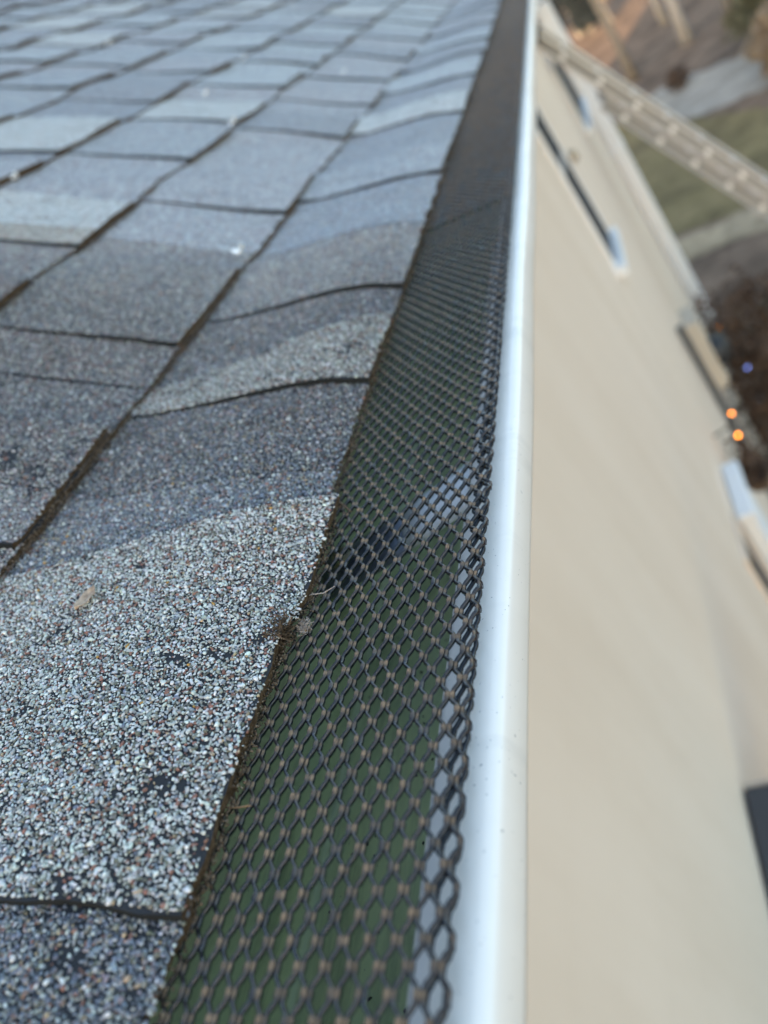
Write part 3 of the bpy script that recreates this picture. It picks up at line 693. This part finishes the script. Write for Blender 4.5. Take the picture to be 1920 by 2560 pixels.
# ------------------------------------------------------------------ planting, lights, trees
def leafmat(name, a, b):
    m = mat(name, a, .8, 0, .2); g = G(m); n = g.noise(6, 3, .6); g.base(g.ramp(n.outputs[0], [(.3, a), (.7, b)])); return m
LM = {'brown': leafmat('brown_leaf', (.045, .028, .02), (.13, .085, .06)), 'green': leafmat('dull_green_leaf', (.04, .05, .028), (.10, .11, .06)),
      'tan': leafmat('tan_leaf', (.18, .13, .09), (.32, .25, .18)), 'olive': leafmat('olive_leaf', (.07, .065, .035), (.16, .14, .08))}
def leaves(c, rad, n, size, seed, shell=.35, flat=False):
    r = np.random.default_rng(seed); d = r.normal(0, 1, (n, 3)); d /= np.linalg.norm(d, axis=1)[:, None]
    q = d*(shell+(1-shell)*r.random((n, 1))**.5)
    lump = 1+.28*np.sin(d[:, 0:1]*4+seed)*np.cos(d[:, 1:2]*5+seed*.7)+.2*np.sin(d[:, 2:3]*7+seed)
    P = np.array(c)+q*lump*np.array(rad)
    P[:, 2] = np.maximum(P[:, 2], .03)
    a = r.normal(0, 1, (n, 3)); a /= np.linalg.norm(a, axis=1)[:, None]; b = np.cross(a, r.normal(0, 1, (n, 3))); b /= np.linalg.norm(b, axis=1)[:, None]
    s = (size*r.uniform(.6, 1.4, n))[:, None]
    V = np.stack([P-a*s, P+b*s*.45, P+a*s, P-b*s*.45], 1).reshape(-1, 3); return V, np.arange(4*n).reshape(n, 4)
def shrub(name, x, y, rad, hgt, kind, label, seed, n=1500, cat='shrub', size=.035):
    t = tag(empty(name, (x, y, 0)), label, cat); parts = []; rr = random.Random(seed)
    for i in range(7):
        a = rr.uniform(0, 6.28); e = Vector((math.cos(a)*rad*.7, math.sin(a)*rad*.7, hgt*rr.uniform(.6, .95)))
        parts.append(tube([(0, 0, 0), e*.35+Vector((0, 0, hgt*.12)), e], [.018, .012, .004], 5))
    V, F = merge(parts); obj('stems', V, F, M_BARK, t)
    V, F = leaves((0, 0, hgt*.56), (rad, rad, hgt*.48), n, size, seed); npobj('foliage', V, F, LM[kind], t)
    return t
shrub('tall_shrub', -.12, 5.6, .26, 2.45, 'brown', 'tall brown shrub against the beige wall hung with lights', 3, 2600)
shrub('tall_shrub', .02, 6.9, .42, 2.0, 'brown', 'broad brown shrub in the mulch bed below the meter', 4, 2600)
shrub('low_shrub', .35, 8.3, .5, .9, 'green', 'low dull green shrub at the end of the mulch bed', 5, 2000)
shrub('low_shrub', .75, 6.3, .5, .8, 'green', 'low dark green shrub in front of the brown shrubs', 6, 2000)
shrub('grass_clump', 2.75, 18.3, .65, 1.2, 'tan', 'tan plume grass clump beside the grey driveway', 7, 4000, 'ornamental grass', .07)
shrub('round_bush', 3.1, 20.6, .9, 1.5, 'olive', 'olive green bush at the driveway edge behind tan grass', 8, 4000, 'bush', .06)
LM['spruce'] = leafmat('shade_toned_spruce', (.004, .007, .012), (.010, .016, .022))  # leaf colour blackened to paint in the shade of the wood
shrub('shade_toned_evergreen', -.42, 38.5, .58, 2.8, 'spruce', 'narrow evergreen, shade painted into its leaf colour, between two sunlit trunks in the wood', 31, 5000, 'evergreen', .09)
shrub('shade_toned_evergreen', -1.75, 45, .6, 3.0, 'spruce', 'evergreen, shade painted into its leaf colour, in the wood just behind the ladder top', 32, 5000, 'evergreen', .09)
shrub('dead_bush', .95, 21.9, .3, .5, 'brown', 'small dark bush at the far end of the driveway', 9, 900, 'bush', .04)
hb = tag(empty('hanging_basket', (-.31, 3.55, H-2.85)), 'brown dried plant in a hanging basket on the beige wall', 'hanging basket')
V, F = lathe([(.0, -.10), (.05, -.095), (.075, -.05), (.085, 0), (.078, 0), (.0, -.02)], (0, 0, 0), 14); obj('pot', V, F, M_TWIG, hb)
V, F = leaves((0, 0, .0), (.07, .13, .27), 420, .026, 77, .1); V = V.copy(); npobj('foliage', V, F, LM['brown'], hb)
V, F = merge([tube([(-.085, 0, .34), (0, 0, .36), (0, 0, .30)], .006, 6), tube([(0, 0, .30), (.07, 0, 0)], .002, 4), tube([(0, 0, .30), (-.06, .05, 0)], .002, 4)]); obj('bracket', V, F, M_BLACK, hb)
def glow(name, c, s):
    m = mat(name, c, .4); b = m.node_tree.nodes['Principled BSDF']; b.inputs['Emission Color'].default_value = (*c, 1); b.inputs['Emission Strength'].default_value = s; return m
GO, GBL = glow('amber_bulb', (1.0, .27, .03), 6), glow('blue_bulb', (.25, .36, 1.0), 1.3)
st = tag(empty('string_light', (-.2, 6, 1.9)), 'string of amber and blue light bulbs draped over brown shrubs', 'string light'); sb_ = -Vector(st.location)
# bulbs hang on the camera side of the shrubs
bulbs = [(-.262, 3.21, H-2.32, 0, .008), (-.262, 3.52, H-2.40, 0, .006), (-.06, 5.02, H-3.13, 1, .011), (-.10, 3.3, H-1.8, None, 0)]
bulbs = [(-.28, 3.43, H-2.478, 0, .0066), (-.25, 3.356, H-2.288, 0, .0042), (-.16, 5.72, H-3.56, 1, .012), (-.16, 4.5, H-2.45, 0, .003)]
pth = [(-.385, 3.2, H-2.56), (-.28, 3.43, H-2.465), (-.25, 3.356, H-2.28), (-.2, 3.9, H-2.40), (-.16, 4.5, H-2.44), (-.10, 5.1, H-3.0), (-.16, 5.72, H-3.545), (-.12, 5.75, H-3.7)]
V, F = tube(pth, .004, 5); obj('cord', V, F, M_BLACK, st).location = sb_
for x, y, z, kd, r_ in bulbs:
    V, F = lathe([(0, r_*1.4), (r_*.5, r_*1.2), (r_*.95, r_*.5), (r_, 0), (r_*.8, -r_*.7), (0, -r_)], (x, y, z), 10); obj('bulb', V, F, GBL if kd else GO, st, True).location = sb_

def tree(x, y, r0, hgt, m, label, seed, crown='olive'):
    rr = random.Random(seed); t = tag(empty('tree', (x, y, 0)), label, 'tree', 'trees in the far wood')
    P = []; rad = []
    lean = Vector((rr.uniform(-.03, .03), rr.uniform(-.03, .03), 1))
    for i in range(12):
        z = hgt*i/11; P.append(Vector((lean.x*z+.04*math.sin(i*1.3+seed), lean.y*z+.04*math.cos(i*1.7+seed), z))); rad.append(r0*(1.35 if i == 0 else 1-.085*i))
    V, F = tube(P, rad, 10); tr = obj('trunk', V, F, m, t, True)
    parts = []; ends = []
    for i in range(12):
        z = hgt*rr.uniform(.35, .95); a = rr.uniform(0, 6.28); ln = hgt*rr.uniform(.12, .26); b = Vector((lean.x*z, lean.y*z, z)); e = b+Vector((math.cos(a)*ln, math.sin(a)*ln, ln*.55))
        V, F = tube([b, (b+e)/2+Vector((0, 0, .15)), e], [r0*.3, r0*.18, .015], 5); obj('limb', V, F, m, t); ends.append(e)
    VV, FF, b = [], [], 0
    for e in ends:
        v, f = leaves(e, (hgt*.09, hgt*.09, hgt*.06), 90, .14, rr.randrange(10**6)); VV.append(v); FF.append(f+b); b += len(v)
    npobj('crown', np.concatenate(VV), np.concatenate(FF), LM[crown], t)
for i, (x, y, r0, hgt, m, lb_) in enumerate([
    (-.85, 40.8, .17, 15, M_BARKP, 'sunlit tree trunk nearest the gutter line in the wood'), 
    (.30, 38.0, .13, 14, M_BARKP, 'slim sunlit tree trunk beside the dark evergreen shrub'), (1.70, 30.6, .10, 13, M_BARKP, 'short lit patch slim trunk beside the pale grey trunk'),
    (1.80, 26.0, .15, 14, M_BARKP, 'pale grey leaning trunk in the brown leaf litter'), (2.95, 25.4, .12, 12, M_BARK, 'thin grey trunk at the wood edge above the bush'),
    (3.3, 25.0, .09, 11, M_BARK, 'thinnest grey sapling beside the thin grey trunk'), (.12, 26.2, .13, 13, M_BARK, 'shaded slim grey trunk standing behind the ladder'),
    (-1.9, 48, .3, 16, M_BARK, 'dark trunk deep in the wood behind the ladder top'), (.9, 46, .3, 16, M_BARK, 'brown trunk deep in the wood'),
    (2.6, 35, .2, 14, M_BARK, 'brown trunk behind the pale grey trunk'), (4.2, 33, .2, 14, M_BARK, 'brown trunk on the far side of the wood edge')]):
    tree(x, y, r0, hgt, m, lb_, 20+i, 'olive')
# unseen trees added behind the house keep most low sun off the yard
for i, (x, y, hgt) in enumerate([(-9, -6, 13), (-6, -16, 15)]):
    t = tag(empty('sun_block_tree', (x, y, 0)), 'added unseen evergreen blocking the low sun behind the house, %s the ridge' % ('close to' if i == 0 else 'well back from'), 'tree')
    V, F = tube([(0, 0, 0), (0, 0, hgt*.5), (0, 0, hgt)], [.3, .2, .04], 8); obj('trunk', V, F, M_BARK, t)
    V, F = leaves((0, 0, hgt*.55), (2.6, 2.6, hgt*.48), 5000, .25, 60+i, .1); npobj('crown', V, F, LM['green'], t)
